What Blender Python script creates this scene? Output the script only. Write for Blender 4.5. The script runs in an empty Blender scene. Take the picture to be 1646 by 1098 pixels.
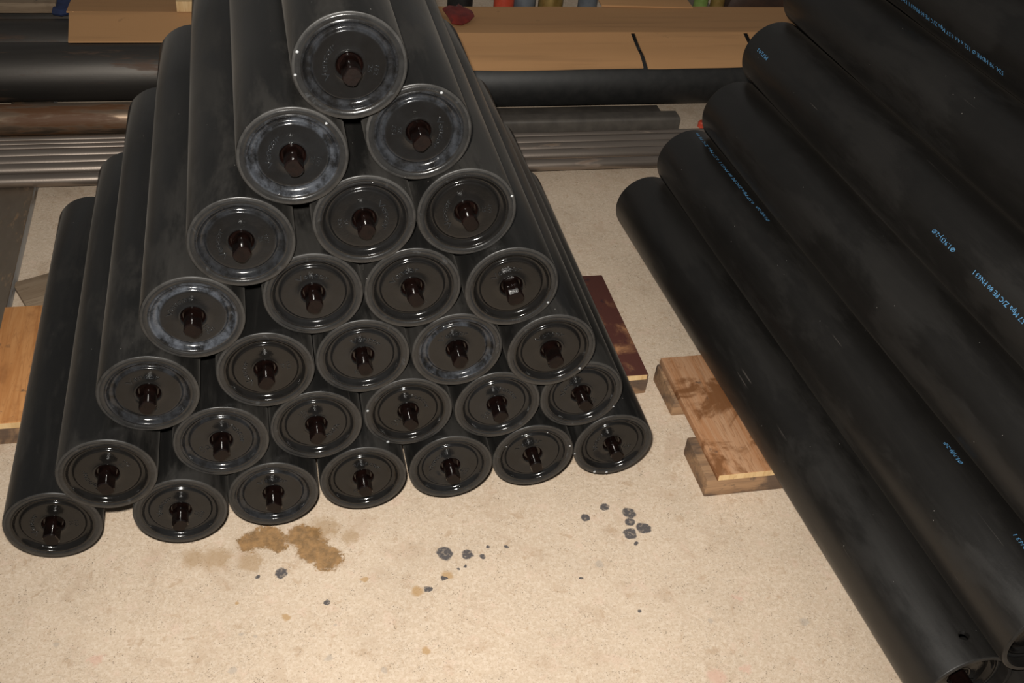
import bpy, bmesh, math, random
from mathutils import Vector, Matrix, noise
random.seed(7)
PI = math.pi
scene = bpy.context.scene
col = scene.collection

# ------------------------------------------------------------------ camera
CAM = Vector((0.35636, -1.33888, 1.52799))
RT = Vector((0.97366, -0.21062, 0.08734))
UP = Vector((0.06518, 0.62417, 0.77857))
FW = Vector((0.21850, 0.75237, -0.62145))
cd = bpy.data.cameras.new('camera')
cd.sensor_width = 36.0
cd.lens = 1753.49 / 1646 * 36.0
cd.clip_start = 0.02
cam = bpy.data.objects.new('camera', cd)
col.objects.link(cam)
m = Matrix((RT, UP, -FW)).transposed().to_4x4()
m.translation = CAM
cam.matrix_world = m
scene.camera = cam

# ------------------------------------------------------------------ light
w = bpy.data.worlds.new('world')
scene.world = w
w.use_nodes = True
bg = w.node_tree.nodes['Background']
bg.inputs['Color'].default_value = (1.0, 0.97, 0.93, 1)
bg.inputs['Strength'].default_value = 0.13

fl = bpy.data.lights.new('camera_flash_offscreen', 'SPOT')        # the photographer's flash, just above the lens
fl.energy = 250
fl.spot_size = math.radians(95)
fl.spot_blend = 1.0
fl.color = (1.0, 0.955, 0.88)
fl.shadow_soft_size = 0.018
flo = bpy.data.objects.new('camera_flash_offscreen', fl)
fm = m.copy()
fm.translation = CAM + UP * 0.065 - RT * 0.03
flo.matrix_world = fm
col.objects.link(flo)

vs = scene.view_settings
vs.view_transform = 'Standard'
vs.look = 'None'
vs.exposure = 0.0
vs.gamma = 1.0
vs.use_curve_mapping = False

# ------------------------------------------------------------------ node helpers
class NT:
    def __init__(s, name):
        s.m = bpy.data.materials.new(name)
        s.m.use_nodes = True
        s.t = s.m.node_tree
        s.b = s.t.nodes['Principled BSDF']
    def n(s, typ, **kw):
        nd = s.t.nodes.new(typ)
        for k, v in kw.items():
            setattr(nd, k, v)
        return nd
    def put(s, sock, v):
        if hasattr(v, 'is_output') or isinstance(v, bpy.types.NodeSocket):
            s.t.links.new(v, sock)
        else:
            sock.default_value = v
    def math(s, op, a, b=0.0, c=None, clamp=False):
        nd = s.n('ShaderNodeMath', operation=op, use_clamp=clamp)
        s.put(nd.inputs[0], a); s.put(nd.inputs[1], b)
        if c is not None: s.put(nd.inputs[2], c)
        return nd.outputs[0]
    def vmath(s, op, a, b=(0, 0, 0)):
        nd = s.n('ShaderNodeVectorMath', operation=op)
        s.put(nd.inputs[0], a)
        if op == 'SCALE': s.put(nd.inputs['Scale'], b)
        else: s.put(nd.inputs[1], b)
        return nd.outputs['Value'] if op in ('DISTANCE', 'LENGTH', 'DOT_PRODUCT') else nd.outputs[0]
    def coord(s, which='Object', scale=None):
        o = s.n('ShaderNodeTexCoord').outputs[which]
        if scale is not None:
            mp = s.n('ShaderNodeMapping')
            s.t.links.new(o, mp.inputs['Vector'])
            mp.inputs['Scale'].default_value = scale
            o = mp.outputs[0]
        return o
    def jitter(s, vec):
        r = s.n('ShaderNodeObjectInfo').outputs['Random']
        return s.vmath('ADD', vec, s.vmath('SCALE', (37.0, 11.0, 23.0), r))
    def noise(s, vec, scale, detail=3.0, rough=0.55, dist=0.0, col=False):
        nd = s.n('ShaderNodeTexNoise')
        s.put(nd.inputs['Vector'], vec)
        nd.inputs['Scale'].default_value = scale
        nd.inputs['Detail'].default_value = detail
        nd.inputs['Roughness'].default_value = rough
        nd.inputs['Distortion'].default_value = dist
        return nd.outputs['Color' if col else 'Fac']
    def voro(s, vec, scale, feature='F1', out='Distance', rand=1.0):
        nd = s.n('ShaderNodeTexVoronoi', feature=feature)
        s.put(nd.inputs['Vector'], vec)
        nd.inputs['Scale'].default_value = scale
        nd.inputs['Randomness'].default_value = rand
        return nd.outputs[out]
    def step(s, v, lo, hi, a=0.0, b=1.0):
        nd = s.n('ShaderNodeMapRange', interpolation_type='SMOOTHSTEP')
        s.put(nd.inputs[0], v)
        nd.inputs[1].default_value = lo; nd.inputs[2].default_value = hi
        nd.inputs[3].default_value = a; nd.inputs[4].default_value = b
        return nd.outputs[0]
    def mix(s, f, a, b):
        nd = s.n('ShaderNodeMix', data_type='RGBA')
        s.put(nd.inputs[0], f)
        for sk, v in ((nd.inputs[6], a), (nd.inputs[7], b)):
            if isinstance(v, tuple) and len(v) == 3: v = (*v, 1)
            s.put(sk, v)
        return nd.outputs[2]
    def xyz(s, v):
        nd = s.n('ShaderNodeSeparateXYZ'); s.put(nd.inputs[0], v)
        return nd.outputs
    def bump(s, h, strength=0.2, dist=0.002):
        nd = s.n('ShaderNodeBump')
        nd.inputs['Strength'].default_value = strength
        nd.inputs['Distance'].default_value = dist
        s.put(nd.inputs['Height'], h)
        s.t.links.new(nd.outputs[0], s.b.inputs['Normal'])
    def attr(s, name):
        nd = s.n('ShaderNodeAttribute', attribute_type='OBJECT', attribute_name=name)
        return nd.outputs['Fac']
    def out(s, color=None, rough=None, metal=None, spec=None):
        for k, v in (('Base Color', color), ('Roughness', rough), ('Metallic', metal), ('Specular IOR Level', spec)):
            if v is None: continue
            if isinstance(v, tuple) and len(v) == 3: v = (*v, 1)
            s.put(s.b.inputs[k], v)
        return s.m

# ------------------------------------------------------------------ materials
def mat_floor():
    t = NT('concrete')
    P = t.coord('Object')
    base = t.mix(t.noise(P, 3.0, 4, 0.6), (0.54, 0.425, 0.315), (0.61, 0.49, 0.37))
    base = t.mix(t.step(t.noise(P, 120.0, 6, 0.8), 0.46, 0.58, 0, 0.7), base, (0.69, 0.575, 0.46))
    base = t.mix(t.step(t.noise(P, 260.0, 5, 0.75), 0.52, 0.63, 0, 0.7), base, (0.42, 0.315, 0.22))
    base = t.mix(t.step(t.noise(P, 60.0, 3, 0.6), 0.6, 0.72, 0, 0.5), base, (0.56, 0.40, 0.29))
    base = t.mix(t.step(t.noise(P, 11.0, 6, 0.72, 0.6), 0.52, 0.66, 0, 0.42), base, (0.46, 0.335, 0.235))
    base = t.mix(t.step(t.noise(P, 22.0, 4, 0.7, 0.4), 0.56, 0.68, 0, 0.4), base, (0.66, 0.49, 0.385))
    base = t.mix(t.step(t.noise(t.vmath('ADD', P, (3.3, 1.7, 0)), 32.0, 5, 0.75, 0.6), 0.57, 0.66, 0, 0.55), base, (0.43, 0.30, 0.195))
    # fine pits and grit
    pit = t.step(t.voro(P, 210.0), 0.14, 0.26, 1, 0)
    pit = t.math('MULTIPLY', pit, t.step(t.noise(P, 40.0, 3), 0.48, 0.62))
    base = t.mix(t.math('MULTIPLY', pit, 0.75), base, (0.17, 0.125, 0.09))
    vein = t.step(t.math('ABSOLUTE', t.math('SUBTRACT', t.noise(P, 55.0, 4, 0.7, 1.0), 0.5)), 0.0, 0.014, 1, 0)
    vein = t.math('MULTIPLY', vein, t.step(t.noise(P, 9.0, 2), 0.42, 0.58))
    base = t.mix(t.math('MULTIPLY', vein, 0.5), base, (0.24, 0.18, 0.125))
    # patchy grime all over the slab
    grime = t.step(t.noise(P, 5.0, 5, 0.65), 0.46, 0.68)
    base = t.mix(t.math('MULTIPLY', grime, 0.14), base, (0.31, 0.245, 0.18))
    # warped coordinates give the stains ragged outlines
    nz = t.vmath('SUBTRACT', t.noise(P, 55.0, 3, 0.6, 0, True), (0.5, 0.5, 0.5))
    Q = t.vmath('ADD', P, t.vmath('SCALE', nz, 0.014))
    nz2 = t.vmath('SUBTRACT', t.noise(P, 60.0, 6, 0.8, 0, True), (0.5, 0.5, 0.5))
    Q2 = t.vmath('ADD', P, t.vmath('SCALE', nz2, 0.055))
    def blobs(lst, q):
        cur = None
        for x, y, r in lst:
            d = t.math('DIVIDE', t.vmath('DISTANCE', q, (x, y, 0.0)), r)
            cur = d if cur is None else t.math('MINIMUM', cur, d)
        return cur
    DARK = [(0.643, -0.073, 0.0149), (0.683, -0.083, 0.0114), (0.709, -0.09, 0.006), (0.723, -0.07, 0.0043), (0.757, -0.076, 0.0043), (0.662, -0.113, 0.0045), (0.674, -0.108, 0.0032), (0.354, -0.079, 0.0114), (0.313, -0.08, 0.0037), (0.427, -0.151, 0.006), (0.632, -0.129, 0.0055), (0.6, -0.15, 0.0068), (0.92, -0.024, 0.0094), (0.965, -0.004, 0.0096), (1.007, -0.025, 0.0138), (1.002, -0.047, 0.0095), (0.994, -0.076, 0.0131), (1.024, -0.065, 0.0136), (0.997, -0.1, 0.0052), (0.874, -0.165, 0.0036), (0.959, -0.248, 0.0035)]
    TAN = [(0.639, -0.123, 0.0104), (0.582, -0.151, 0.0109), (0.578, -0.273, 0.0081), (0.495, -0.112, 0.0068), (0.357, -0.173, 0.0071), (0.278, -0.131, 0.0039)]
    BROWN = [(0.302, -0.001, 0.0206), (0.33, 0.01, 0.0243), (0.35, -0.007, 0.0207), (0.399, 0.0, 0.028), (0.414, -0.034, 0.0277), (0.437, -0.056, 0.0241), (0.425, -0.072, 0.0137)]
    BROWNL = [(0.435, 0.014, 0.0247), (0.479, -0.011, 0.0159), (0.245, -0.029, 0.0236), (0.208, -0.024, 0.0201), (0.304, -0.046, 0.0203)]
    GREY = [(0.267, -0.265, 0.0068), (0.506, -0.3, 0.0063), (0.42, -0.264, 0.0069), (0.283, -0.195, 0.0048), (0.306, -0.205, 0.0044), (0.436, -0.202, 0.0042), (1.243, -0.314, 0.0089), (1.076, -0.288, 0.0053), (0.916, -0.137, 0.009), (0.268, -0.264, 0.0073), (-0.005, -0.173, 0.0056)]
    PINK = [(1.046, -0.397, 0.0167), (1.103, -0.388, 0.0085), (1.144, -0.248, 0.009), (0.057, -0.212, 0.012)]
    bl = t.step(blobs(BROWNL, Q2), 0.6, 1.5, 0.62, 0)
    base = t.mix(bl, base, (0.36, 0.235, 0.125))
    br = t.step(blobs(BROWN, Q2), 0.92, 1.25, 0.90, 0)
    base = t.mix(br, base, t.mix(t.step(t.noise(P, 70.0, 4, 0.7), 0.3, 0.7), (0.17, 0.095, 0.036), (0.34, 0.185, 0.07)))
    base = t.mix(t.step(blobs(GREY, Q), 0.6, 1.2, 0.6, 0), base, (0.40, 0.345, 0.29))
    base = t.mix(t.step(blobs(PINK, Q2), 0.5, 1.3, 0.55, 0), base, (0.60, 0.37, 0.29))
    base = t.mix(t.step(blobs(TAN, Q), 0.6, 1.25, 0.7, 0), base, (0.40, 0.235, 0.09))
    dk = t.step(blobs(DARK, Q), 0.85, 1.1, 1, 0)
    dk = t.math('MULTIPLY', dk, t.step(t.noise(P, 160.0, 2), 0.30, 0.5, 0.6, 0.95))
    base = t.mix(dk, base, (0.075, 0.07, 0.075))
    rough = t.math('SUBTRACT', 0.85, t.math('MULTIPLY', t.math('MAXIMUM', br, dk), 0.35))
    h = t.math('SUBTRACT', t.math('MULTIPLY', t.noise(P, 120.0, 4, 0.7), 0.7), pit)
    t.bump(h, 0.35, 0.0012)
    return t.out(base, rough, spec=0.3)

def mat_tube(name, dust_col, dust_amt, lo=(0.0085, 0.0085, 0.0088), hi=(0.017, 0.0165, 0.016), rough=0.42):
    t = NT(name)
    P = t.jitter(t.coord('Object'))
    S = t.vmath('MULTIPLY', P, (1.0, 0.10, 1.0))
    c = t.mix(t.noise(P, 14.0, 4, 0.6), lo, hi)
    st = t.step(t.noise(S, 42.0, 5, 0.7, 0.4), 0.44, 0.74)
    cl = t.step(t.noise(t.vmath('MULTIPLY', P, (1.0, 0.30, 1.0)), 9.0, 6, 0.62, 0.25), 0.49, 0.60)
    d = t.math('MULTIPLY', t.math('ADD', t.math('MULTIPLY', st, 0.35), t.math('MULTIPLY', cl, 0.8)), dust_amt, clamp=True)
    c = t.mix(d, c, dust_col)
    scr = t.step(t.noise(t.vmath('MULTIPLY', P, (1.0, 0.02, 1.0)), 160.0, 2, 0.5), 0.70, 0.76)
    scr = t.math('MULTIPLY', scr, t.step(t.noise(P, 7.0, 3), 0.54, 0.62))
    c = t.mix(t.math('MULTIPLY', scr, 0.25), c, (0.16, 0.14, 0.125))
    spk = t.step(t.voro(P, 58.0), 0.030, 0.055, 1, 0)
    spk = t.math('MULTIPLY', spk, t.step(t.noise(P, 11.0, 2), 0.56, 0.6))
    c = t.mix(t.math('MULTIPLY', spk, 0.55), c, (0.42, 0.40, 0.37))
    # the sawn end face is scuffed
    nrm = t.n('ShaderNodeTexCoord').outputs['Normal']
    face = t.step(t.math('ABSOLUTE', t.xyz(nrm)[1]), 0.55, 0.9)
    c = t.mix(t.math('MULTIPLY', face, t.step(t.noise(P, 60.0, 3), 0.3, 0.6, 0.45, 0.9)), c, (0.030, 0.0285, 0.027))
    r = t.math('ADD', rough, t.math('MULTIPLY', d, 0.35), clamp=True)
    r = t.math('ADD', r, t.math('MULTIPLY', t.math('SUBTRACT', t.noise(S, 20.0, 4), 0.5), 0.25), clamp=True)
    t.bump(t.noise(P, 240.0, 3, 0.6), 0.10, 0.0008)
    return t.out(c, r, spec=0.42)

def mat_cap():
    t = NT('cap_plastic')
    O = t.coord('Object')
    P = t.jitter(O)
    x = t.xyz(O)
    rad = t.math('DIVIDE', t.math('SQRT', t.math('ADD', t.math('MULTIPLY', x[0], x[0]), t.math('MULTIPLY', x[2], x[2]))), 0.0757)
    c = t.mix(t.noise(P, 40.0, 4, 0.6), (0.0042, 0.0037, 0.0033), (0.0082, 0.0073, 0.0066))
    haze = t.attr('haze')
    c = t.mix(t.math('MULTIPLY', haze, t.step(t.noise(P, 26.0, 4, 0.65), 0.2, 0.75, 0.3, 1.0)), c, (0.021, 0.0235, 0.027))
    ring = t.math('MULTIPLY', t.step(rad, 0.60, 0.66), t.step(rad, 0.80, 0.88, 1, 0))
    chalk = t.math('MULTIPLY', ring, t.step(t.noise(P, 45.0, 5, 0.7), 0.36, 0.66))
    chalk = t.math('MULTIPLY', chalk, t.attr('chalk'), clamp=True)
    c = t.mix(chalk, c, (0.060, 0.066, 0.078))
    band = t.step(rad, 0.825, 0.865)
    c = t.mix(t.math('MULTIPLY', band, t.step(t.noise(P, 50.0, 4, 0.7), 0.25, 0.65, 0.45, 1.0)), c, (0.0185, 0.0182, 0.018))
    smear = t.math('MULTIPLY', t.step(t.noise(P, 30.0, 5, 0.7, 1.2), 0.60, 0.70), t.step(rad, 0.78, 0.9))
    c = t.mix(t.math('MULTIPLY', smear, 0.5), c, (0.055, 0.057, 0.06))
    dot = t.step(t.voro(P, 100.0), 0.06, 0.12, 1, 0)
    dot = t.math('MULTIPLY', dot, t.step(t.noise(P, 30.0, 2), 0.51, 0.57))
    r = t.math('ADD', t.step(t.noise(P, 60.0, 4, 0.7), 0.3, 0.75, 0.07, 0.17), t.math('MULTIPLY', t.math('ADD', t.math('ADD', chalk, haze), band), 0.11))
    h = t.math('ADD', t.math('MULTIPLY', t.noise(P, 110.0, 3, 0.6), 0.5), t.math('MULTIPLY', dot, 1.2))
    h = t.math('ADD', h, t.math('MULTIPLY', t.noise(P, 420.0, 2, 0.5), 0.35))
    t.bump(h, 0.22, 0.001)
    return t.out(c, r, spec=0.34)

def mat_simple(name, c1, c2, scale, rough, metal=0.0, bump=0.1, stretch=None, spec=0.5, detail=4):
    t = NT(name)
    P = t.jitter(t.coord('Object', stretch))
    n = t.noise(P, scale, detail, 0.62)
    t.bump(t.noise(P, scale * 3, 3), bump, 0.001)
    return t.out(t.mix(t.step(n, 0.3, 0.7), c1, c2), rough, metal, spec)

def mat_steel(name, c1, c2, rust, amt, rough, st=(0.12, 1.0, 1.0)):
    t = NT(name)
    P = t.jitter(t.coord('Object'))
    S = t.vmath('MULTIPLY', P, st)
    c = t.mix(t.noise(S, 40.0, 4), c1, c2)
    rs = t.step(t.math('ADD', t.math('MULTIPLY', t.noise(S, 26.0, 5, 0.7), 0.7), t.math('MULTIPLY', t.noise(P, 6.0, 3), 0.3)), 0.62 - amt * 0.3, 0.70 - amt * 0.22)
    c = t.mix(rs, c, rust)
    t.bump(t.noise(P, 150.0, 4), 0.12, 0.0008)
    met = t.step(rs, 0, 1, 0.85, 0.1)
    return t.out(c, t.step(rs, 0, 1, rough, 0.62), met)

def mat_wood(name, c1, c2, stain, axis='y', stain_amt=0.7, dirt=(0.06, 0.05, 0.04), s0=0.50, s1=0.68):
    t = NT(name)
    P = t.jitter(t.coord('Object'))
    st = {'y': (1.0, 0.07, 1.0), 'x': (0.07, 1.0, 1.0), 'z': (1, 1, .07)}[axis]
    S = t.vmath('MULTIPLY', P, st)
    c = t.mix(t.step(t.noise(S, 55.0, 5, 0.65, 0.8), 0.3, 0.7), c1, c2)
    g = t.step(t.math('ABSOLUTE', t.math('SUBTRACT', t.noise(S, 90.0, 2, 0.5, 0.5), 0.5)), 0.0, 0.03, 0.35, 0)
    c = t.mix(g, c, stain)
    c = t.mix(t.math('MULTIPLY', t.step(t.noise(P, 11.0, 5, 0.6, 0.6), s0, s1), stain_amt), c, stain)
    c = t.mix(t.math('MULTIPLY', t.step(t.noise(P, 30.0, 4, 0.7), 0.62, 0.72), 0.7), c, dirt)
    t.bump(t.noise(S, 120.0, 4, 0.6), 0.25, 0.0015)
    return t.out(c, 0.72, spec=0.3)

def mat_card():
    t = NT('cardboard')
    P = t.jitter(t.coord('Object'))
    S = t.vmath('MULTIPLY', P, (0.06, 1.0, 1.0))
    c = t.mix(t.noise(P, 4.0, 4), (0.44, 0.235, 0.105), (0.50, 0.28, 0.13))
    c = t.mix(t.step(t.noise(S, 22.0, 4, 0.6), 0.5, 0.75, 0, 0.5), c, (0.29, 0.165, 0.08))
    c = t.mix(t.step(t.noise(P, 16.0, 4, 0.7), 0.66, 0.74, 0, 0.4), c, (0.24, 0.14, 0.07))
    flute = t.n('ShaderNodeTexWave', wave_type='BANDS', bands_direction='X')
    t.put(flute.inputs['Vector'], P); flute.inputs['Scale'].default_value = 48.0
    t.bump(flute.outputs['Fac'], 0.05, 0.0006)
    return t.out(c, 0.8, spec=0.2)

def sheen(mat, wgt, rough, tint):
    b = mat.node_tree.nodes['Principled BSDF']
    b.inputs['Sheen Weight'].default_value = wgt
    b.inputs['Sheen Roughness'].default_value = rough
    b.inputs['Sheen Tint'].default_value = (*tint, 1)
    return mat

M = dict(
    floor=mat_floor(),
    roller=sheen(mat_tube('roller_tube_plastic', (0.026, 0.0237, 0.021), 0.62, (0.0036, 0.0035, 0.0034), (0.0068, 0.0065, 0.0061), 0.38), 0.033, 0.35, (1.0, 0.93, 0.84)),
    pipe=sheen(mat_tube('plain_pipe_plastic', (0.017, 0.0153, 0.0137), 0.45, (0.0058, 0.0053, 0.0049), (0.0105, 0.0096, 0.0087), 0.40), 0.012, 0.4, (1.0, 0.85, 0.7)),
    cap=mat_cap(),
    shaft=mat_simple('shaft_paint', (0.0028, 0.0016, 0.0014), (0.0065, 0.0028, 0.0022), 60, 0.13, 0.0, 0.12),
    shaft_end=mat_simple('shaft_end_paint', (0.0032, 0.0015, 0.001), (0.006, 0.0027, 0.0018), 90, 0.5, 0.0, 0.25, spec=0.2),
    ink=mat_simple('blue_ink', (0.06, 0.21, 0.42), (0.14, 0.35, 0.58), 400, 0.55, 0.0, 0.0),
    paint=mat_simple('white_paint', (0.26, 0.27, 0.28), (0.36, 0.37, 0.38), 200, 0.45, 0.0, 0.05),
    steel=mat_steel('mill_steel', (0.060, 0.055, 0.050), (0.115, 0.104, 0.094), (0.075, 0.038, 0.02), 0.28, 0.52),
    rust=mat_steel('rusty_steel', (0.17, 0.125, 0.09), (0.26, 0.19, 0.135), (0.105, 0.045, 0.017), 0.62, 0.45),
    rod=mat_steel('bright_rod_steel', (0.23, 0.19, 0.16), (0.38, 0.32, 0.275), (0.15, 0.105, 0.075), 0.12, 0.36),
    rod_dull=mat_steel('dull_rod_steel', (0.17, 0.15, 0.135), (0.25, 0.215, 0.19), (0.12, 0.07, 0.04), 0.30, 0.45),
    bar=mat_simple('dark_bar_paint', (0.055, 0.047, 0.040), (0.085, 0.073, 0.061), 18, 0.55),
    beam=mat_steel('bearer_steel', (0.20, 0.155, 0.115), (0.30, 0.245, 0.19), (0.19, 0.115, 0.06), 0.30, 0.6, (1.0, 0.3, 1.0)),
    beam_side=mat_steel('bearer_side_steel', (0.36, 0.37, 0.385), (0.48, 0.49, 0.50), (0.16, 0.12, 0.09), 0.2, 0.6, (1.0, 0.3, 1.0)),
    plank=mat_wood('pine_plank', (0.47, 0.20, 0.065), (0.58, 0.28, 0.105), (0.30, 0.12, 0.04), 'y', 0.55),
    plank_red=mat_wood('stained_plank', (0.26, 0.12, 0.062), (0.40, 0.20, 0.09), (0.075, 0.024, 0.018), 'y', 1.0, (0.03, 0.016, 0.02), 0.28, 0.48),
    plank_old=mat_wood('weathered_plank', (0.36, 0.165, 0.072), (0.44, 0.255, 0.145), (0.16, 0.062, 0.02), 'y', 0.9, (0.07, 0.05, 0.04), 0.48, 0.60),
    runner=mat_wood('runner_timber', (0.23, 0.135, 0.075), (0.33, 0.20, 0.11), (0.075, 0.052, 0.04), 'x', 0.85, (0.05, 0.042, 0.036), 0.44, 0.6),
    endgrain=mat_wood('sawn_end_grain', (0.58, 0.38, 0.18), (0.70, 0.50, 0.27), (0.40, 0.24, 0.10), 'z', 0.3),
    card=mat_card(),
    red=mat_simple('red_plastic', (0.10, 0.008, 0.005), (0.19, 0.016, 0.009), 25, 0.5),
    redbright=mat_simple('bright_red_plastic', (0.45, 0.05, 0.025), (0.55, 0.08, 0.04), 25, 0.45),
    blue=mat_simple('blue_cloth', (0.010, 0.018, 0.055), (0.018, 0.032, 0.10), 30, 0.8),
    green=mat_simple('green_tin', (0.14, 0.22, 0.05), (0.22, 0.32, 0.09), 30, 0.4),
    brass=mat_simple('brass_tin', (0.35, 0.22, 0.06), (0.5, 0.34, 0.12), 30, 0.35, 0.6),
    grey=mat_simple('grey_plastic', (0.10, 0.115, 0.135), (0.15, 0.165, 0.185), 20, 0.5),
    darkbrown=mat_simple('dark_brown_leather', (0.028, 0.013, 0.008), (0.05, 0.024, 0.014), 20, 0.5),
    black=mat_simple('black_rubber', (0.010, 0.0098, 0.0095), (0.018, 0.017, 0.016), 30, 0.55),
    scrap=mat_wood('brown_board', (0.20, 0.14, 0.09), (0.27, 0.20, 0.135), (0.12, 0.08, 0.05), 'x', 0.4),
)

# ------------------------------------------------------------------ mesh helpers
def finish(bm, name, sharp=35):
    bmesh.ops.recalc_face_normals(bm, faces=bm.faces)
    me = bpy.data.meshes.new(name)
    bm.to_mesh(me); bm.free()
    me.shade_smooth()
    me.set_sharp_from_angle(angle=math.radians(sharp))
    return me

def obj(name, me, mat=None, parent=None, loc=(0, 0, 0), rot=(0, 0, 0)):
    if mat is not None and not me.materials:
        me.materials.append(mat)
    o = bpy.data.objects.new(name, me)
    col.objects.link(o)
    o.parent = parent
    o.location = loc; o.rotation_euler = rot
    return o

def empty(name, loc, rz=0.0):
    o = bpy.data.objects.new(name, None)
    o.empty_display_size = 0.05
    col.objects.link(o)
    o.location = loc; o.rotation_euler = (0, 0, rz)
    return o

def tag(o, label, cat, group=None, kind=None):
    if label: o['label'] = label
    if cat: o['category'] = cat
    if group: o['group'] = group
    if kind: o['kind'] = kind
    return o

def lathe(prof, seg=64, closed=False, name='lathe', sharp=35):
    """profile of (radius, y) turned about the Y axis"""
    bm = bmesh.new()
    rings = []
    for r, y in prof:
        if r < 1e-6:
            rings.append([bm.verts.new((0, y, 0))])
        else:
            rings.append([bm.verts.new((r * math.cos(2 * PI * k / seg), y, r * math.sin(2 * PI * k / seg))) for k in range(seg)])
    pairs = list(zip(rings[:-1], rings[1:]))
    if closed: pairs.append((rings[-1], rings[0]))
    for a, b in pairs:
        for k in range(seg):
            k2 = (k + 1) % seg
            if len(a) == 1 and len(b) == 1: continue
            if len(a) == 1: bm.faces.new((a[0], b[k], b[k2]))
            elif len(b) == 1: bm.faces.new((a[k], b[0], a[k2]))
            else: bm.faces.new((a[k], b[k], b[k2], a[k2]))
    return finish(bm, name, sharp)

def box(x0, x1, y0, y1, z0, z1, bev=0.002, name='box', wob=0.0, seg=2):
    bm = bmesh.new()
    bmesh.ops.create_cube(bm, size=1.0)
    for v in bm.verts:
        v.co = Vector((x0 + (v.co.x + .5) * (x1 - x0), y0 + (v.co.y + .5) * (y1 - y0), z0 + (v.co.z + .5) * (z1 - z0)))
        if wob: v.co += Vector((random.uniform(-wob, wob), random.uniform(-wob, wob), 0))
    if bev:
        bmesh.ops.bevel(bm, geom=list(bm.edges), offset=bev, segments=seg, affect='EDGES', profile=0.6)
    return finish(bm, name)

def xrod(x0, x1, r, name, wall=0.0, seg=32):
    """bar or hollow pipe lying along X, axis at the origin's height"""
    c = min(r * 0.12, 0.003)
    if wall:
        prof = [(r - wall, x0), (r - c * .5, x0), (r, x0 + c), (r, x1 - c), (r - c * .5, x1), (r - wall, x1)]
        me = lathe(prof, seg, True, name)
    else:
        prof = [(0, x0), (r - c, x0), (r, x0 + c), (r, x1 - c), (r - c, x1), (0, x1)]
        me = lathe(prof, seg, False, name)
    me.transform(Matrix.Rotation(-PI / 2, 4, 'Z'))
    return me

def text_mesh(body, size, extrude=0.0, align='CENTER', res=2):
    cu = bpy.data.curves.new('t', 'FONT')
    cu.body = body; cu.size = size; cu.extrude = extrude
    cu.align_x = align; cu.resolution_u = res
    o = bpy.data.objects.new('t', cu)
    col.objects.link(o)
    dg = bpy.context.evaluated_depsgraph_get()
    me = bpy.data.meshes.new_from_object(o.evaluated_get(dg))
    bpy.data.objects.remove(o); bpy.data.curves.remove(cu)
    me.materials.clear()
    return me

def merge(meshes, name):
    bm = bmesh.new()
    for me in meshes:
        bm.from_mesh(me)
    out = bpy.data.meshes.new(name)
    bm.to_mesh(out); bm.free()
    return out

# ------------------------------------------------------------------ the setting
bm = bmesh.new()
bmesh.ops.create_grid(bm, x_segments=8, y_segments=8, size=1.0)
for v in bm.verts: v.co = Vector((1.0 + v.co.x * 6.0, 0.5 + v.co.y * 6.0, 0))
fo = obj('floor', finish(bm, 'floor'), M['floor'])
tag(fo, 'speckled beige concrete floor with oil drips', None, kind='structure')

# ------------------------------------------------------------------ rollers (the pyramid)
R = 0.0757
R_AX = 0.076
SK = 0.06               # top of the skids
L_ROLL = 0.893

def tube_mesh(r, L, wall, name):
    c = 0.0024
    return lathe([(r - wall, 0.0), (r - c, 0.0), (r - c * .5, c * .13), (r - c * .13, c * .5), (r, c), (r, L * .25), (r, L * .5), (r, L * .75), (r, L - c), (r - c * .3, L - c * .35), (r - c, L), (r - wall, L)], 72, True, name, 50)

def cap_mesh(r, name):
    p = [(0.945, 0.004), (0.935, -0.003), (0.915, -0.005), (0.890, -0.004), (0.874, 0.0), (0.864, 0.008), (0.855, 0.013), (0.845, 0.011),
         (0.832, 0.002), (0.816, -0.001), (0.804, 0.004), (0.794, 0.019), (0.784, 0.040), (0.771, 0.062), (0.754, 0.083), (0.734, 0.099),
         (0.712, 0.108), (0.692, 0.110), (0.677, 0.106), (0.666, 0.095), (0.657, 0.079), (0.647, 0.066), (0.635, 0.057), (0.620, 0.0545), (0.58, 0.054), (0.42, 0.054), (0.305, 0.054),
         (0.296, 0.050), (0.283, 0.045), (0.265, 0.044), (0.250, 0.049), (0.240, 0.060), (0.234, 0.085), (0.230, 0.16)]
    return lathe([(a * r, b * r) for a, b in p], 72, False, name, 70)

def shaft_mesh(r, name, flats=True):
    """round bar with two milled flats, its bevelled tip towards -Y"""
    bm = bmesh.new()
    rr = 0.176 * r
    seg = 32
    ys = [(0.24 * r, 1.0), (-0.385 * r, 1.0), (-0.41 * r, 0.90)]
    rings = []
    for y, s in ys:
        ring = []
        for k in range(seg):
            a = 2 * PI * k / seg
            x, z = rr * math.cos(a), rr * math.sin(a)
            if flats: x = max(-rr * 0.80, min(rr * 0.80, x))
            ring.append(bm.verts.new((x * s, y, z * s)))
        rings.append(ring)
    for a, b in zip(rings[:-1], rings[1:]):
        for k in range(seg): bm.faces.new((a[k], b[k], b[(k + 1) % seg], a[(k + 1) % seg]))
    ef = bm.faces.new(rings[-1]); ef.material_index = 1
    bm.faces.new(rings[0])
    return finish(bm, name, 28)

def letter_mesh(r, name):
    me = text_mesh('Vencor', 0.0135, 0.0009)
    r0 = 0.385 * r
    for v in me.vertices:
        u, h, e = v.co
        a = PI / 2 - u * 1.12 / r0
        v.co = Vector(((r0 + h) * math.cos(a), 0.0535 * r - e, (r0 + h) * math.sin(a)))
    me.name = name
    return me

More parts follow.
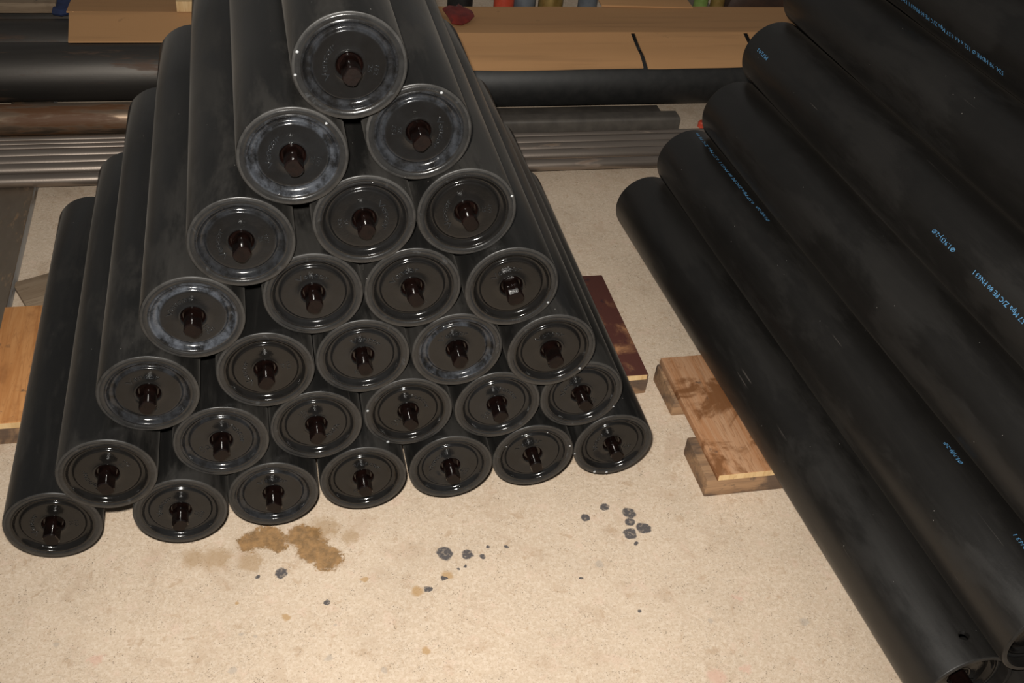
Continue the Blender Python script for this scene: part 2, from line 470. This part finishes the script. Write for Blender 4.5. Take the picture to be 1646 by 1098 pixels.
def size_mesh(r, name):
    me = text_mesh('152\n25', 0.0085, 0.0005)
    for v in me.vertices:
        u, h, e = v.co
        v.co = Vector((-u * 1.3, 0.0535 * r - e, -0.43 * r - h))
    me.name = name
    return me

ME_TUBE = tube_mesh(R, L_ROLL, 0.0046, 'roller_tube'); ME_TUBE.materials.append(M['roller'])
ME_CAP = cap_mesh(R, 'roller_cap'); ME_CAP.materials.append(M['cap'])
ME_SHAFT = shaft_mesh(R, 'roller_shaft'); ME_SHAFT.materials.append(M['shaft']); ME_SHAFT.materials.append(M['shaft_end'])
ME_LET = letter_mesh(R, 'cap_lettering'); ME_LET.materials.append(M['cap'])
ME_SIZE = size_mesh(R, 'size_marking'); ME_SIZE.materials.append(M['cap'])
ME_BORE = lathe([(0.236 * R, 0.075 * R), (0.20 * R, 0.12 * R), (0.0, 0.14 * R)], 40, False, 'bore'); ME_BORE.materials.append(M['shaft'])

POS = [[0.0, 0.136, -0.0427], [0.1981, 0.136, -0.0388], [0.3499, 0.136, -0.0197], [0.5042, 0.136, -0.002], [0.6601, 0.136, 0.0064], [0.8137, 0.136, 0.0165], [0.9688, 0.136, 0.0256],
       [0.0991, 0.2513, -0.0541], [0.2739, 0.2678, -0.0184], [0.4269, 0.2669, 0.0023], [0.5822, 0.2665, 0.0176], [0.7369, 0.2672, 0.0168], [0.8913, 0.2667, 0.0277],
       [0.1748, 0.3831, -0.022], [0.3512, 0.3987, -0.0036], [0.5049, 0.3974, 0.0154], [0.6589, 0.3977, 0.0159], [0.8145, 0.3979, -0.0021],
       [0.2521, 0.514, -0.0092], [0.4291, 0.5291, 0.0126], [0.5816, 0.5285, 0.015], [0.7365, 0.5284, 0.0043],
       [0.3301, 0.6444, -0.0109], [0.5059, 0.6603, 0.0092], [0.6592, 0.6593, 0.0212],
       [0.4068, 0.7756, -0.0048], [0.5835, 0.7911, 0.0264],
       [0.4844, 0.9063, -0.0047]]
# how each cap is turned (degrees, lettering centre away from straight up), its haze and chalk
TURN = [85, 65, 0, -15, 60, 20, 70, 120, -60, -140, -40, -35, 50, 10, 100, -10, 15, 10, 40, 0, 30, 20, 95, -80, 95, 75, -95, 80]
HAZE = [0.05 + 0.035 * ((q * 5) % 7) for q in range(28)]
CHALK = {13: 0.25, 16: 0.55, 18: 0.95, 22: 0.2, 25: 0.7, 26: 0.35, 27: 0.25, 8: 0.15, 2: 0.2}
ROWN = [('bottom', 7), ('second', 6), ('third', 5), ('fourth', 4), ('fifth', 3), ('sixth', 2), ('top', 1)]
ORD = ['nearest the plain pipe stack', 'second from the plain pipe stack', 'third from the plain pipe stack', 'fourth from the plain pipe stack',
       'fifth from the plain pipe stack', 'sixth from the plain pipe stack', 'seventh from the plain pipe stack']
SPOTS = {  # white paint flecks: (angle from up, radius fraction, size)
    6: [(178, .93, .0042), (158, .94, .0045), (100, .97, .0028)], 17: [(-128, .90, .0040)], 10: [(80, .93, .0040), (152, .96, .0045)],
    12: [(-118, .96, .003)], 25: [(-42, .90, .0030)], 13: [(86, 1.0, .0)], 21: [(-118, .93, .0035)], 24: [(-68, .95, .0035)],
    5: [(-75, .92, .0030), (-20, .80, .0022), (25, .80, .0022), (60, .80, .0022)], 27: [(72, .93, .0035), (98, .94, .0032)], 26: [(-25, .90, .0035)]}

def spot_mesh(s):
    bm = bmesh.new()
    bmesh.ops.create_icosphere(bm, subdivisions=2, radius=1.0)
    for v in bm.verts:
        k = 1 + 0.25 * noise.noise(v.co * 1.7 + Vector((s * 900, 0, 0)))
        v.co = Vector((v.co.x * s * k, v.co.y * s * 0.35, v.co.z * s * k))
    me = finish(bm, 'paint_fleck', 80); me.materials.append(M['paint'])
    return me

i = 0
for j, (rn, n) in enumerate(ROWN):
    for k in range(n):
        x, z, y = POS[i]
        root = empty('conveyor_roller', (x, y, z - R))
        if n == 1: lab = 'capped black roller lying alone on top of the pyramid of rollers'
        else: lab = 'capped black roller in the %s row of the pyramid, %s' % (rn, ORD[n - 1 - k])
        tag(root, lab, 'conveyor roller', 'capped rollers stacked in a pyramid')
        L = (-0.003, 0.0, 0.004, -0.002)[i % 4]
        tb = obj('tube', ME_TUBE, None, root, (0, 0, R), (0, random.uniform(0, 6.28), 0))
        tr = math.radians(-TURN[i])
        cp = obj('end_cap', ME_CAP, None, root, (0, 0, R), (0, tr, 0))
        cp['haze'] = HAZE[i]; cp['chalk'] = CHALK.get(i, 0.0)
        lt = obj('cap_lettering', ME_LET, None, cp); lt['haze'] = min(1.0, HAZE[i] + 0.4); lt['chalk'] = 0.0
        lt = obj('size_marking', ME_SIZE, None, cp); lt['haze'] = min(1.0, HAZE[i] + 0.4); lt['chalk'] = 0.0
        obj('bore', ME_BORE, None, cp)
        obj('shaft', ME_SHAFT, None, root, (0, 0, R), (0, random.uniform(0.25, 0.95) * random.choice((-1, 1)) if i != 21 else 1.25, 0))
        for a, rf, s in SPOTS.get(i, []):
            if s <= 0: continue
            aa = PI / 2 + math.radians(a)
            obj('paint_fleck', spot_mesh(s * 0.62), None, root, (rf * R * math.cos(aa), -0.0012, R + rf * R * math.sin(aa)))
        bc = obj('end_cap', ME_CAP, None, root, (0, L_ROLL, R), (0, 0, PI)); bc['haze'] = 0.1; bc['chalk'] = 0.0
        obj('bore', ME_BORE, None, bc)
        obj('shaft', ME_SHAFT, None, root, (0, L_ROLL, R), (0, 0, PI))
        i += 1

# ------------------------------------------------------------------ the plain pipe stack
RP = 0.0775
TH = 0.049
LP = 1.41
ME_PIPE = tube_mesh(RP - 0.0002, LP, 0.0075, 'plain_pipe_tube'); ME_PIPE.materials.append(M['pipe'])
ME_PCAP = cap_mesh(RP * 0.955, 'pipe_cap'); ME_PCAP.materials.append(M['cap'])
ME_PSHAFT = shaft_mesh(RP, 'pipe_shaft'); ME_PSHAFT.materials.append(M['shaft']); ME_PSHAFT.materials.append(M['shaft_end'])
ax = Vector((-math.sin(TH), math.cos(TH), 0)); cr = Vector((math.cos(TH), math.sin(TH), 0))
OFFS = [0, -.021, -.049, -.033, -.015, -.022, -.03]
B0 = Vector((1.294, 0.848, SK + RP))
SLOPE = ['plain black pipe at the foot of the tall stack, resting on the wooden skid',
         'plain black pipe, second up the sloping face of the tall stack, blue print on top',
         'plain black pipe without print, third up the sloping face of the tall stack',
         'plain black pipe, fourth up the sloping face of the tall stack, blue print on side',
         'plain black pipe without print, fifth up the sloping face of the tall stack',
         'plain black pipe, sixth up the sloping face of the tall stack, long blue print underneath',
         'plain black pipe lying alone on the crest of the tall stack']
def print_on(root, body, s0, ang, size, length=None):
    me = text_mesh(body, size, 0.0, 'LEFT', 1)
    wdt = max(v.co.x for v in me.vertices)
    k = (length / wdt) if length else 1.0
    a0 = math.radians(ang)
    rr = RP + 0.00025
    for v in me.vertices:
        u, h, e = v.co
        a = a0 + h / RP
        v.co = Vector((rr * math.cos(a), s0 + u * k, rr * math.sin(a)))
    me.materials.append(M['ink'])
    o = obj('printed_text', me, None, root, (0, 0, RP))
    o['label'] = 'blue inkjet lettering'
    return o
for j in range(7):
    for k in range(7 - j):
        c = B0 + cr * (RP * j + 2 * RP * k) + Vector((0, 0, RP * math.sqrt(3) * j))
        o_ = OFFS[j] if k == 0 else random.uniform(-.035, .0)
        c = c + ax * (o_ - LP)
        root = empty('plain_pipe', (c.x, c.y, c.z - RP), TH)
        if k == 0: lab = SLOPE[j]
        else: lab = 'plain black pipe in the %s row of the tall stack, %s from its sloping face' % (ROWN[j][0], ('second', 'third', 'fourth', 'fifth', 'sixth', 'seventh')[k - 1])
        tag(root, lab, 'pipe', 'plain pipes in the tall stack')
        obj('tube', ME_PIPE, None, root, (0, 0, RP), (0, random.uniform(0, 6.28), 0))
        if (k == 0 and j < 4) or (k == 1 and j < 2):
            cp = obj('end_cap', ME_PCAP, None, root, (0, 0.018, RP), (0, random.uniform(0, 6), 0)); cp['haze'] = 0.0; cp['chalk'] = 0.0
            obj('bore', ME_BORE, None, cp)
            obj('cap_lettering', ME_LET, None, cp)
            obj('size_marking', ME_SIZE, None, cp)
            obj('shaft', ME_PSHAFT, None, root, (0, 0.012, RP), (0, random.uniform(0.8, 2.3), 0))
        LONG = '0.57 Mpa Z/C PE 80 PN63 I'
        if k == 0 and j == 1:
            print_on(root, LONG + '  0.57 Mpa Z/C PE 80', LP - 0.335, 86, 0.0105, 0.318)
            print_on(root, 'Ø1.9(3)-2Ø', LP - 0.405, 84, 0.0105, 0.058)
            print_on(root, 'Ø1.9(3)-2Ø', LP - 1.128, 86, 0.0105, 0.050)
            print_on(root, LONG, LP - 1.42, 90, 0.0105, 0.142)
        if k == 0 and j == 3:
            print_on(root, 'M7203', LP - 0.097, 151, 0.0115, 0.05)
            print_on(root, 'Ø1.9(3)-2Ø', LP - 0.840, 157, 0.0115, 0.068)
            print_on(root, LONG, LP - 1.045, 157.5, 0.0125, 0.147)
        if k == 0 and j == 5:
            print_on(root, '524. 98 HDPE Ø 152 x 4.6 0.57 Mpa Z/C PE 80 PN63 I 1203', LP - 0.635, 197, 0.0125, 0.345)
        if k == 0 and j == 0:
            a = math.radians(95)
            tube = [c_ for c_ in root.children if c_.name.startswith('tube')][0]
            tube.rotation_euler = (0, 0, 0)
            hc = Vector((RP * math.cos(a), LP - 1.368, RP * math.sin(a)))
            to_hole = Matrix.Translation(hc) @ Matrix.Rotation(PI / 2 - a, 4, 'Y') @ Matrix.Rotation(PI / 2, 4, 'X')
            cut = lathe([(0, -.02), (.0086, -.02), (.0086, .02), (0, .02)], 28, False, 'cut'); cut.transform(to_hole)
            ta = bpy.data.objects.new('ta', ME_PIPE); tb_ = bpy.data.objects.new('tb', cut)
            col.objects.link(ta); col.objects.link(tb_)
            md = ta.modifiers.new('b', 'BOOLEAN'); md.operation = 'DIFFERENCE'; md.solver = 'EXACT'; md.object = tb_
            drilled = bpy.data.meshes.new_from_object(ta.evaluated_get(bpy.context.evaluated_depsgraph_get()))
            bpy.data.objects.remove(ta); bpy.data.objects.remove(tb_)
            drilled.set_sharp_from_angle(angle=math.radians(50))
            tube.data = drilled
            hm = lathe([(.0083, -.0074), (.0088, -.0074), (.0088, .0004), (.0083, .0004)], 28, True, 'drill_hole'); hm.transform(to_hole)
            h = obj('drill_hole', hm, M['pipe'], root, (0, 0, RP))
            h['label'] = 'dark drilled hole near the pipe end'

# ------------------------------------------------------------------ wooden skids
def skid(label, loc, runners, planks, mats, thick=0.016):
    root = empty('wooden_skid', loc)
    tag(root, label, 'skid', None)
    for (x0, x1, y0, y1, hb) in runners:
        obj('runner', box(x0, x1, y0, y1, 0, SK - thick, 0.004, 'runner', 0.0015), M['runner'], root)
    for n_, (x0, x1, y0, y1) in enumerate(planks):
        pl = obj('plank', box(x0, x1, y0, y1, SK - thick, SK - 0.0002, 0.0015, 'plank', 0.0008), M[mats[n_ % len(mats)]], root)
        eg = box(x0 + .002, x1 - .002, y0 - .0008, y0 + .001, SK - thick + .0015, SK - .0017, 0.0, 'sawn_end')
        obj('sawn_end', eg, M['endgrain'], pl)
        for yy in (y0 + 0.045, y1 - 0.045):
            for xx in (x0 + 0.03, x1 - 0.03):
                nm = lathe([(0.0, 0.0), (0.0028, 0.0), (0.0032, 0.0006)], 10, False, 'nail_head'); nm.transform(Matrix.Rotation(-PI / 2, 4, 'X'))
                obj('nail_head', nm, M['bar'], pl, (xx, yy, SK - 0.0007))
    return root
px = [(-0.178, -0.045), (0.06, 0.19), (0.29, 0.42), (0.53, 0.66), (0.77, 0.90), (1.005, 1.14)]
skid('timber skid of planks on two runners under the pyramid of rollers', (0, 0, 0),
     [(-0.183, 1.146, 0.305, 0.395, 0), (-0.183, 1.144, 0.570, 0.660, 0)],
     [(a, b, 0.300, 0.665) for a, b in px], ['plank', 'plank_old', 'plank', 'plank_old', 'plank', 'plank_red'])
px = [(1.184, 1.335), (1.45, 1.60), (1.74, 1.89), (2.04, 2.19), (2.30, 2.45)]
skid('weathered timber skid of planks on two runners under the plain pipe stack', (0, 0, 0),
     [(1.166, 2.46, -0.004, 0.118, 0), (1.176, 2.46, 0.228, 0.347, 0)],
     [(a, b, -0.006, 0.350) for a, b in px], ['plank_old'])

# ------------------------------------------------------------------ stored steel and pipes behind
BZ = 0.035
b1 = empty('steel_bearer', (-0.24, 0, 0))
obj('web', box(-0.055, 0.055, 0.30, 2.45, BZ - 0.006, BZ, 0.0015, 'web'), M['beam'], b1)
obj('flange', box(0.049, 0.055, 0.30, 2.45, 0, BZ - 0.006, 0.001, 'flange'), M['beam_side'], b1)
obj('flange', box(-0.055, -0.049, 0.30, 2.45, 0, BZ - 0.006, 0.001, 'flange'), M['beam_side'], b1)
tag(b1, 'rusty steel channel laid flat on the floor beside the roller pyramid, carrying rods', 'steel channel')
b2 = empty('steel_bearer', (2.0, 0, 0))
obj('web', box(-0.055, 0.055, 1.12, 2.45, BZ - 0.006, BZ, 0.0015, 'web'), M['beam'], b2)
obj('flange', box(0.049, 0.055, 1.12, 2.45, 0, BZ - 0.006, 0.001, 'flange'), M['beam_side'], b2)
obj('flange', box(-0.055, -0.049, 1.12, 2.45, 0, BZ - 0.006, 0.001, 'flange'), M['beam_side'], b2)
tag(b2, 'rusty steel channel under the rods behind the plain pipe stack', 'steel channel')
b3 = empty('steel_bearer', (0.55, 0, 0))
obj('web', box(-0.055, 0.055, 1.12, 2.45, BZ - 0.006, BZ, 0.0015, 'web'), M['beam'], b3)
obj('flange', box(0.049, 0.055, 1.12, 2.45, 0, BZ - 0.006, 0.001, 'flange'), M['beam_side'], b3)
obj('flange', box(-0.055, -0.049, 1.12, 2.45, 0, BZ - 0.006, 0.001, 'flange'), M['beam_side'], b3)
tag(b3, 'rusty steel channel under the rods behind the roller pyramid', 'steel channel')

# rods: (y, radius, x0, x1, material, label)
RODS = [(1.200, .0160, -1.0, 2.35, 'rod', 'thick steel rod at the front of the rod bundle'),
        (1.2245, .0080, -1.0, 0.80, 'rod_dull', 'thin brownish steel rod tucked behind the thick front rod'),
        (1.2505, .0175, -1.0, 2.30, 'rod', 'thick steel rod, second thick one from the front of the bundle'),
        (1.2865, .0175, -0.95, 2.34, 'rod', 'thick steel rod, third thick one from the front of the bundle'),
        (1.3225, .0175, -1.0, 2.28, 'rod', 'thick steel rod, fourth thick one from the front of the bundle'),
        (1.3520, .0105, -1.0, 2.32, 'rod', 'slim steel rod right behind the thick rods'),
        (1.3740, .0105, -0.9, 2.30, 'rod', 'slim steel rod, third from the back of the bundle'),
        (1.3960, .0105, -1.0, 0.70, 'rod', 'short slim steel rod, second from the back of the bundle'),
        (1.4180, .0105, -1.0, 0.75, 'rod', 'slim steel rod at the back, touching the rusty pipe')]
for y, r, x0, x1, mt, lab in RODS:
    tag(obj('steel_rod', xrod(x0, x1, r, 'steel_rod'), M[mt], None, (0, y, BZ + r)), lab, 'steel rod', 'steel rods laid on the bearers')

tag(obj('rusty_pipe', xrod(-0.95, 0.66, .042, 'rusty_pipe', .005, 48), M['rust'], None, (0, 1.4735, BZ + .042)),
    'brown rusty steel pipe lying behind the bundle of rods', 'steel pipe')
tag(obj('steel_pipe', xrod(-1.0, 0.62, .080, 'steel_pipe', .007, 64), M['steel'], None, (0, 1.680, BZ + .080)),
    'large dark grey steel pipe lying behind the rusty pipe', 'steel pipe')
tag(obj('steel_pipe', xrod(-0.98, 0.64, .080, 'steel_pipe', .007, 64), M['steel'], None, (0, 1.8415, BZ + .080)),
    'large dark steel pipe partly covered by the cardboard sheet, behind the front grey pipe', 'steel pipe')
tag(obj('steel_pipe', xrod(-0.98, 0.60, .080, 'steel_pipe', .007, 64), M['steel'], None, (0, 2.003, BZ + .080)),
    'large dark steel pipe rearmost beneath the cardboard sheet', 'steel pipe')
tag(obj('poly_pipe', xrod(0.70, 2.40, .080, 'poly_pipe', .008, 64), M['black'], None, (0, 1.600, BZ + .080)),
    'black plastic pipe lying under the front flaps of the slit cardboard', 'pipe')
tag(obj('poly_pipe', xrod(0.70, 2.38, .080, 'poly_pipe', .008, 64), M['black'], None, (0, 1.7615, BZ + .080)),
    'black plastic pipe hidden beneath the middle of the slit cardboard', 'pipe')
tag(obj('poly_pipe', xrod(0.72, 2.42, .080, 'poly_pipe', .008, 64), M['black'], None, (0, 1.923, BZ + .080)),
    'black plastic pipe beneath the rear edge of the slit cardboard', 'pipe')

# rectangular steel section with rounded corners and a flat bar behind it
def section(x0, x1, wy, hz, t_, rad, name):
    bm = bmesh.new()
    def ring(x, w_, h_, r_):
        vs_ = []
        for cx_, cz_, a0 in ((w_ / 2 - r_, h_ / 2 - r_, 0), (-w_ / 2 + r_, h_ / 2 - r_, 90), (-w_ / 2 + r_, -h_ / 2 + r_, 180), (w_ / 2 - r_, -h_ / 2 + r_, 270)):
            for q in range(5):
                a = math.radians(a0 + q * 22.5)
                vs_.append(bm.verts.new((x, cx_ + r_ * math.cos(a), cz_ + r_ * math.sin(a))))
        return vs_
    o0, o1 = ring(x0, wy, hz, rad), ring(x1, wy, hz, rad)
    i0, i1 = ring(x0, wy - 2 * t_, hz - 2 * t_, rad * .5), ring(x1, wy - 2 * t_, hz - 2 * t_, rad * .5)
    n_ = len(o0)
    for k in range(n_):
        k2 = (k + 1) % n_
        for a, b in ((o0, o1), (i0, i1), (o0, i0), (o1, i1)):
            bm.faces.new((a[k], a[k2], b[k2], b[k]))
    return finish(bm, name, 40)
tag(obj('box_section', section(0.72, 1.59, .052, .046, .004, .009, 'box_section'), M['bar'], None, (0, 1.424, BZ + .023)),
    'dark steel box section lying behind the rods, its end in the open', 'steel section')
tag(obj('flat_bar', box(0.72, 1.575, 1.466, 1.556, BZ, BZ + .008, .001, 'flat_bar'), M['bar']),
    'dark flat steel bar between the box section and the black pipe', 'steel bar')

# ------------------------------------------------------------------ cardboard sheets
def sheet(name, x0, x1, prof, th=0.004, nx=24, wave=0.0, skew=0.0, seed=0.0, edge=0.0):
    """profile (y, z) swept along X with a little buckling, given thickness"""
    bm = bmesh.new()
    top, bot = [], []
    for a in range(nx + 1):
        x = x0 + (x1 - x0) * a / nx
        rt, rb = [], []
        for q, (y, z) in enumerate(prof):
            dz = wave * noise.noise(Vector((x * 3.1 + seed, y * 2.0, seed)))
            dy = (edge * noise.noise(Vector((x * 5 + seed, 9.1, q * .1)))) if q == 0 else 0
            xx = x + skew * (y - prof[-1][0])
            rt.append(bm.verts.new((xx, y + dy, z + max(dz, -0.0005) + th)))
            rb.append(bm.verts.new((xx, y + dy, z + max(dz, -0.0005))))
        top.append(rt); bot.append(rb)
    m_ = len(prof)
    for a in range(nx):
        for q in range(m_ - 1):
            bm.faces.new((top[a][q], top[a + 1][q], top[a + 1][q + 1], top[a][q + 1]))
            bm.faces.new((bot[a][q], bot[a][q + 1], bot[a + 1][q + 1], bot[a + 1][q]))
        for q in (0, m_ - 1):
            bm.faces.new((top[a][q], bot[a][q], bot[a + 1][q], top[a + 1][q]))
    for a in (0, nx):
        for q in range(m_ - 1):
            bm.faces.new((top[a][q], top[a][q + 1], bot[a][q + 1], bot[a][q]))
    return finish(bm, name, 20)

ZT = BZ + 0.160 + 0.0008
cs = empty('cardboard_sheet', (0, 0, 0))
tag(cs, 'slit cardboard sheet with front flaps draped over the black plastic pipes', 'cardboard')
obj('panel', sheet('panel', 0.72, 2.30, [(1.682, ZT + .024), (1.72, ZT + .022), (1.80, ZT + .011), (1.88, ZT + .003), (1.940, ZT)], .004, 40, .003, 0, 3.0), M['card'], cs)
def over(yc, y0, r=.080):
    return BZ + r + math.sqrt(max(r * r - (y0 - yc) ** 2, 0)) + .0010
FP = [(1.535, over(1.6, 1.5435)), (1.555, over(1.6, 1.555)), (1.58, over(1.6, 1.58)), (1.61, ZT + .0025), (1.645, ZT + .012), (1.681, ZT + .024)]
for x0, x1, sd in ((0.72, 1.498, 1.0), (1.512, 1.868, 5.0), (1.884, 2.30, 8.0)):
    obj('flap', sheet('flap', x0, x1, FP, .004, 24, .002, -0.03, sd, 0.012), M['card'], cs)
cl = empty('cardboard_sheet', (0, 0, 0))
tag(cl, 'plain cardboard sheet lying across the large steel pipes', 'cardboard')
obj('panel', sheet('panel', -0.135, 0.60, [(1.823, ZT + .030), (1.90, ZT + .022), (2.0, ZT + .008), (2.10, ZT)], .004, 16, .001, 0, 12.0), M['card'], cl)
obj('flap', sheet('flap', -0.128, 0.60, [(1.688, ZT + .0005), (1.73, ZT + .008), (1.78, ZT + .019), (1.822, ZT + .030)], .004, 16, .0008, -.04, 15.0), M['card'], cl)
cb = empty('cardboard_offcut', (1.64, 1.98, 0), math.radians(-3))
obj('panel', box(-0.155, 0.155, -0.05, 0.13, ZT + .005, ZT + .0095, .0008, 'offcut'), M['card'], cb)
tag(cb, 'small cardboard offcut lying on the rear edge of the slit cardboard', 'cardboard')

# wood offcut on the left sheet
wo = obj('wood_offcut', box(0.165, 0.235, 1.838, 1.885, 0, .030, .0015, 'wood_offcut', .001), M['endgrain'], None, (0, -0.02, ZT + .036))
tag(wo, 'pale wood offcut lying on the plain cardboard sheet', 'wood block')

# crumpled red plastic piece
def lump(pts, h, name, seed, sub=3, amp=0.25):
    """a crumpled flat-bottomed piece with the outline pts"""
    bm = bmesh.new()
    cx_ = sum(p[0] for p in pts) / len(pts); cy_ = sum(p[1] for p in pts) / len(pts)
    rings = []
    for s, zf in ((0.96, 0.0), (1.0, 0.25), (0.86, 0.75), (0.5, 1.0)):
        ring = []
        for q, (x, y) in enumerate(pts):
            n_ = 1 + amp * noise.noise(Vector((q * 1.7 + seed, zf * 3, seed)))
            ring.append(bm.verts.new((cx_ + (x - cx_) * s, cy_ + (y - cy_) * s, h * zf * n_)))
        rings.append(ring)
    n_ = len(pts)
    for a, b in zip(rings[:-1], rings[1:]):
        for k in range(n_): bm.faces.new((a[k], a[(k + 1) % n_], b[(k + 1) % n_], b[k]))
    bm.faces.new(rings[0])
    c = bm.verts.new((cx_, cy_, h * (1 - amp)))
    for k in range(n_): bm.faces.new((rings[-1][k], rings[-1][(k + 1) % n_], c))
    return finish(bm, name, 30)
rp = [(0.955, 1.745), (0.985, 1.735), (1.012, 1.76), (1.035, 1.80), (1.036, 1.83), (1.012, 1.86), (1.0, 1.885), (0.985, 1.862), (0.965, 1.87), (0.945, 1.855), (0.952, 1.80)]
tag(obj('plastic_scrap', lump(rp, .016, 'plastic_scrap', 2.2), M['red'], None, (0, 0, ZT + .027)), 'crumpled dark red plastic scrap lying on the slit cardboard', 'scrap')
bp = [(-0.165, 1.88), (-0.140, 1.868), (-0.120, 1.88), (-0.112, 1.93), (-0.118, 2.0), (-0.14, 2.03), (-0.165, 2.0), (-0.172, 1.94)]
tag(obj('rag', lump([(x - 0.018, y) for x, y in bp], .022, 'rag', 7.7), M['blue'], None, (0, 0, ZT + .0005)), 'dark blue rag on the steel pipes beside the cardboard edge', 'rag')
tag(obj('timber_batten', box(-0.95, -0.172, 1.895, 1.955, 0, .030, .002, 'timber_batten'), M['scrap'], None, (0, 0, ZT)),
    'brown timber batten lying on the large steel pipes', 'batten')
# brown board between the channel and the rollers
sb = obj('board_scrap', box(-0.105, 0.105, -0.052, 0.052, 0, .012, .001, 'board_scrap'), M['scrap'], None, (-0.075, 0.815, 0), (0, 0, math.radians(24)))
tag(sb, 'thin brown board scrap poking out behind the skid plank', 'board')
# small red plug
rpz = lathe([(0, 0), (.010, 0), (.012, .002), (.012, .016), (.009, .020), (0, .020)], 24, False, 'plug'); rpz.transform(Matrix.Rotation(PI / 2, 4, 'X'))
tag(obj('plug', rpz, M['redbright'], None, (1.705, 1.488, 0)), 'small red plug standing on the floor behind the rods', 'plug')

# ------------------------------------------------------------------ tins and bottles on the floor at the very back
def tin(name, r, h, mt, lid, loc, label, cat, neck=False):
    root = empty(name, loc)
    pr = [(0, 0), (r * .96, 0), (r, .003), (r, h * .78), (r * .97, h * .80), (r * .97, h * .8 + .002)]
    if neck: pr += [(r * .85, h * .87), (r * .45, h * .94), (r * .42, h * .97), (0, h * .97)]
    else: pr += [(r, h * .82), (r, h - .002), (r * .95, h), (r * .9, h - .004), (0, h - .004)]
    me = lathe(pr, 32, False, 'body'); me.transform(Matrix.Rotation(PI / 2, 4, 'X'))
    obj('body', me, M[mt], root)
    l = lathe([(0, 0), (r * .5, 0), (r * .52, .004), (r * .5, .018), (0, .02)], 24, False, 'lid'); l.transform(Matrix.Rotation(PI / 2, 4, 'X'))
    obj('lid', l, M[lid], root, (0, 0, h * .97 if neck else h - .004))
    return tag(root, label, cat)
tin('paint_tin', .036, .16, 'redbright', 'grey', (1.245, 2.30, 0), 'bright red tin on the floor behind the slit cardboard', 'tin')
tin('plastic_bottle', .045, .20, 'black', 'black', (1.10, 2.36, 0), 'black plastic bottle on the floor beside the red tin', 'bottle', True)
tin('paint_tin', .042, .17, 'grey', 'black', (1.325, 2.33, 0), 'grey tin on the floor between red tin and brass tin', 'tin')
tin('paint_tin', .044, .15, 'brass', 'brass', (1.415, 2.30, 0), 'brass coloured tin on the floor beside the grey tin', 'tin')
tin('plastic_bottle', .035, .20, 'grey', 'redbright', (1.565, 2.34, 0), 'grey plastic bottle with red cap on the floor at the back', 'bottle', True)
tin('spray_can', .026, .19, 'green', 'green', (1.985, 2.30, 0), 'green spray can on the floor behind the cardboard offcut', 'spray can', True)
tin('spray_can', .026, .19, 'brass', 'brass', (2.050, 2.30, 0), 'brass coloured spray can beside the green one', 'spray can', True)
bt = empty('work_boot', (2.21, 2.33, 0))
sole = [(-.13, -.04), (-.10, -.05), (0, -.045), (.08, -.055), (.13, -.045), (.15, 0), (.13, .045), (.08, .055), (0, .042), (-.10, .048), (-.13, .035)]
obj('sole', lump(sole, .02, 'sole', 1.0, 3, .02), M['black'], bt)
obj('upper', lump([(x * .94, y * .92) for x, y in sole], .11, 'upper', 4.0, 3, .12), M['darkbrown'], bt, (0, 0, .018))
tag(bt, 'dark brown leather work boot on the floor behind the pipes', 'boot')
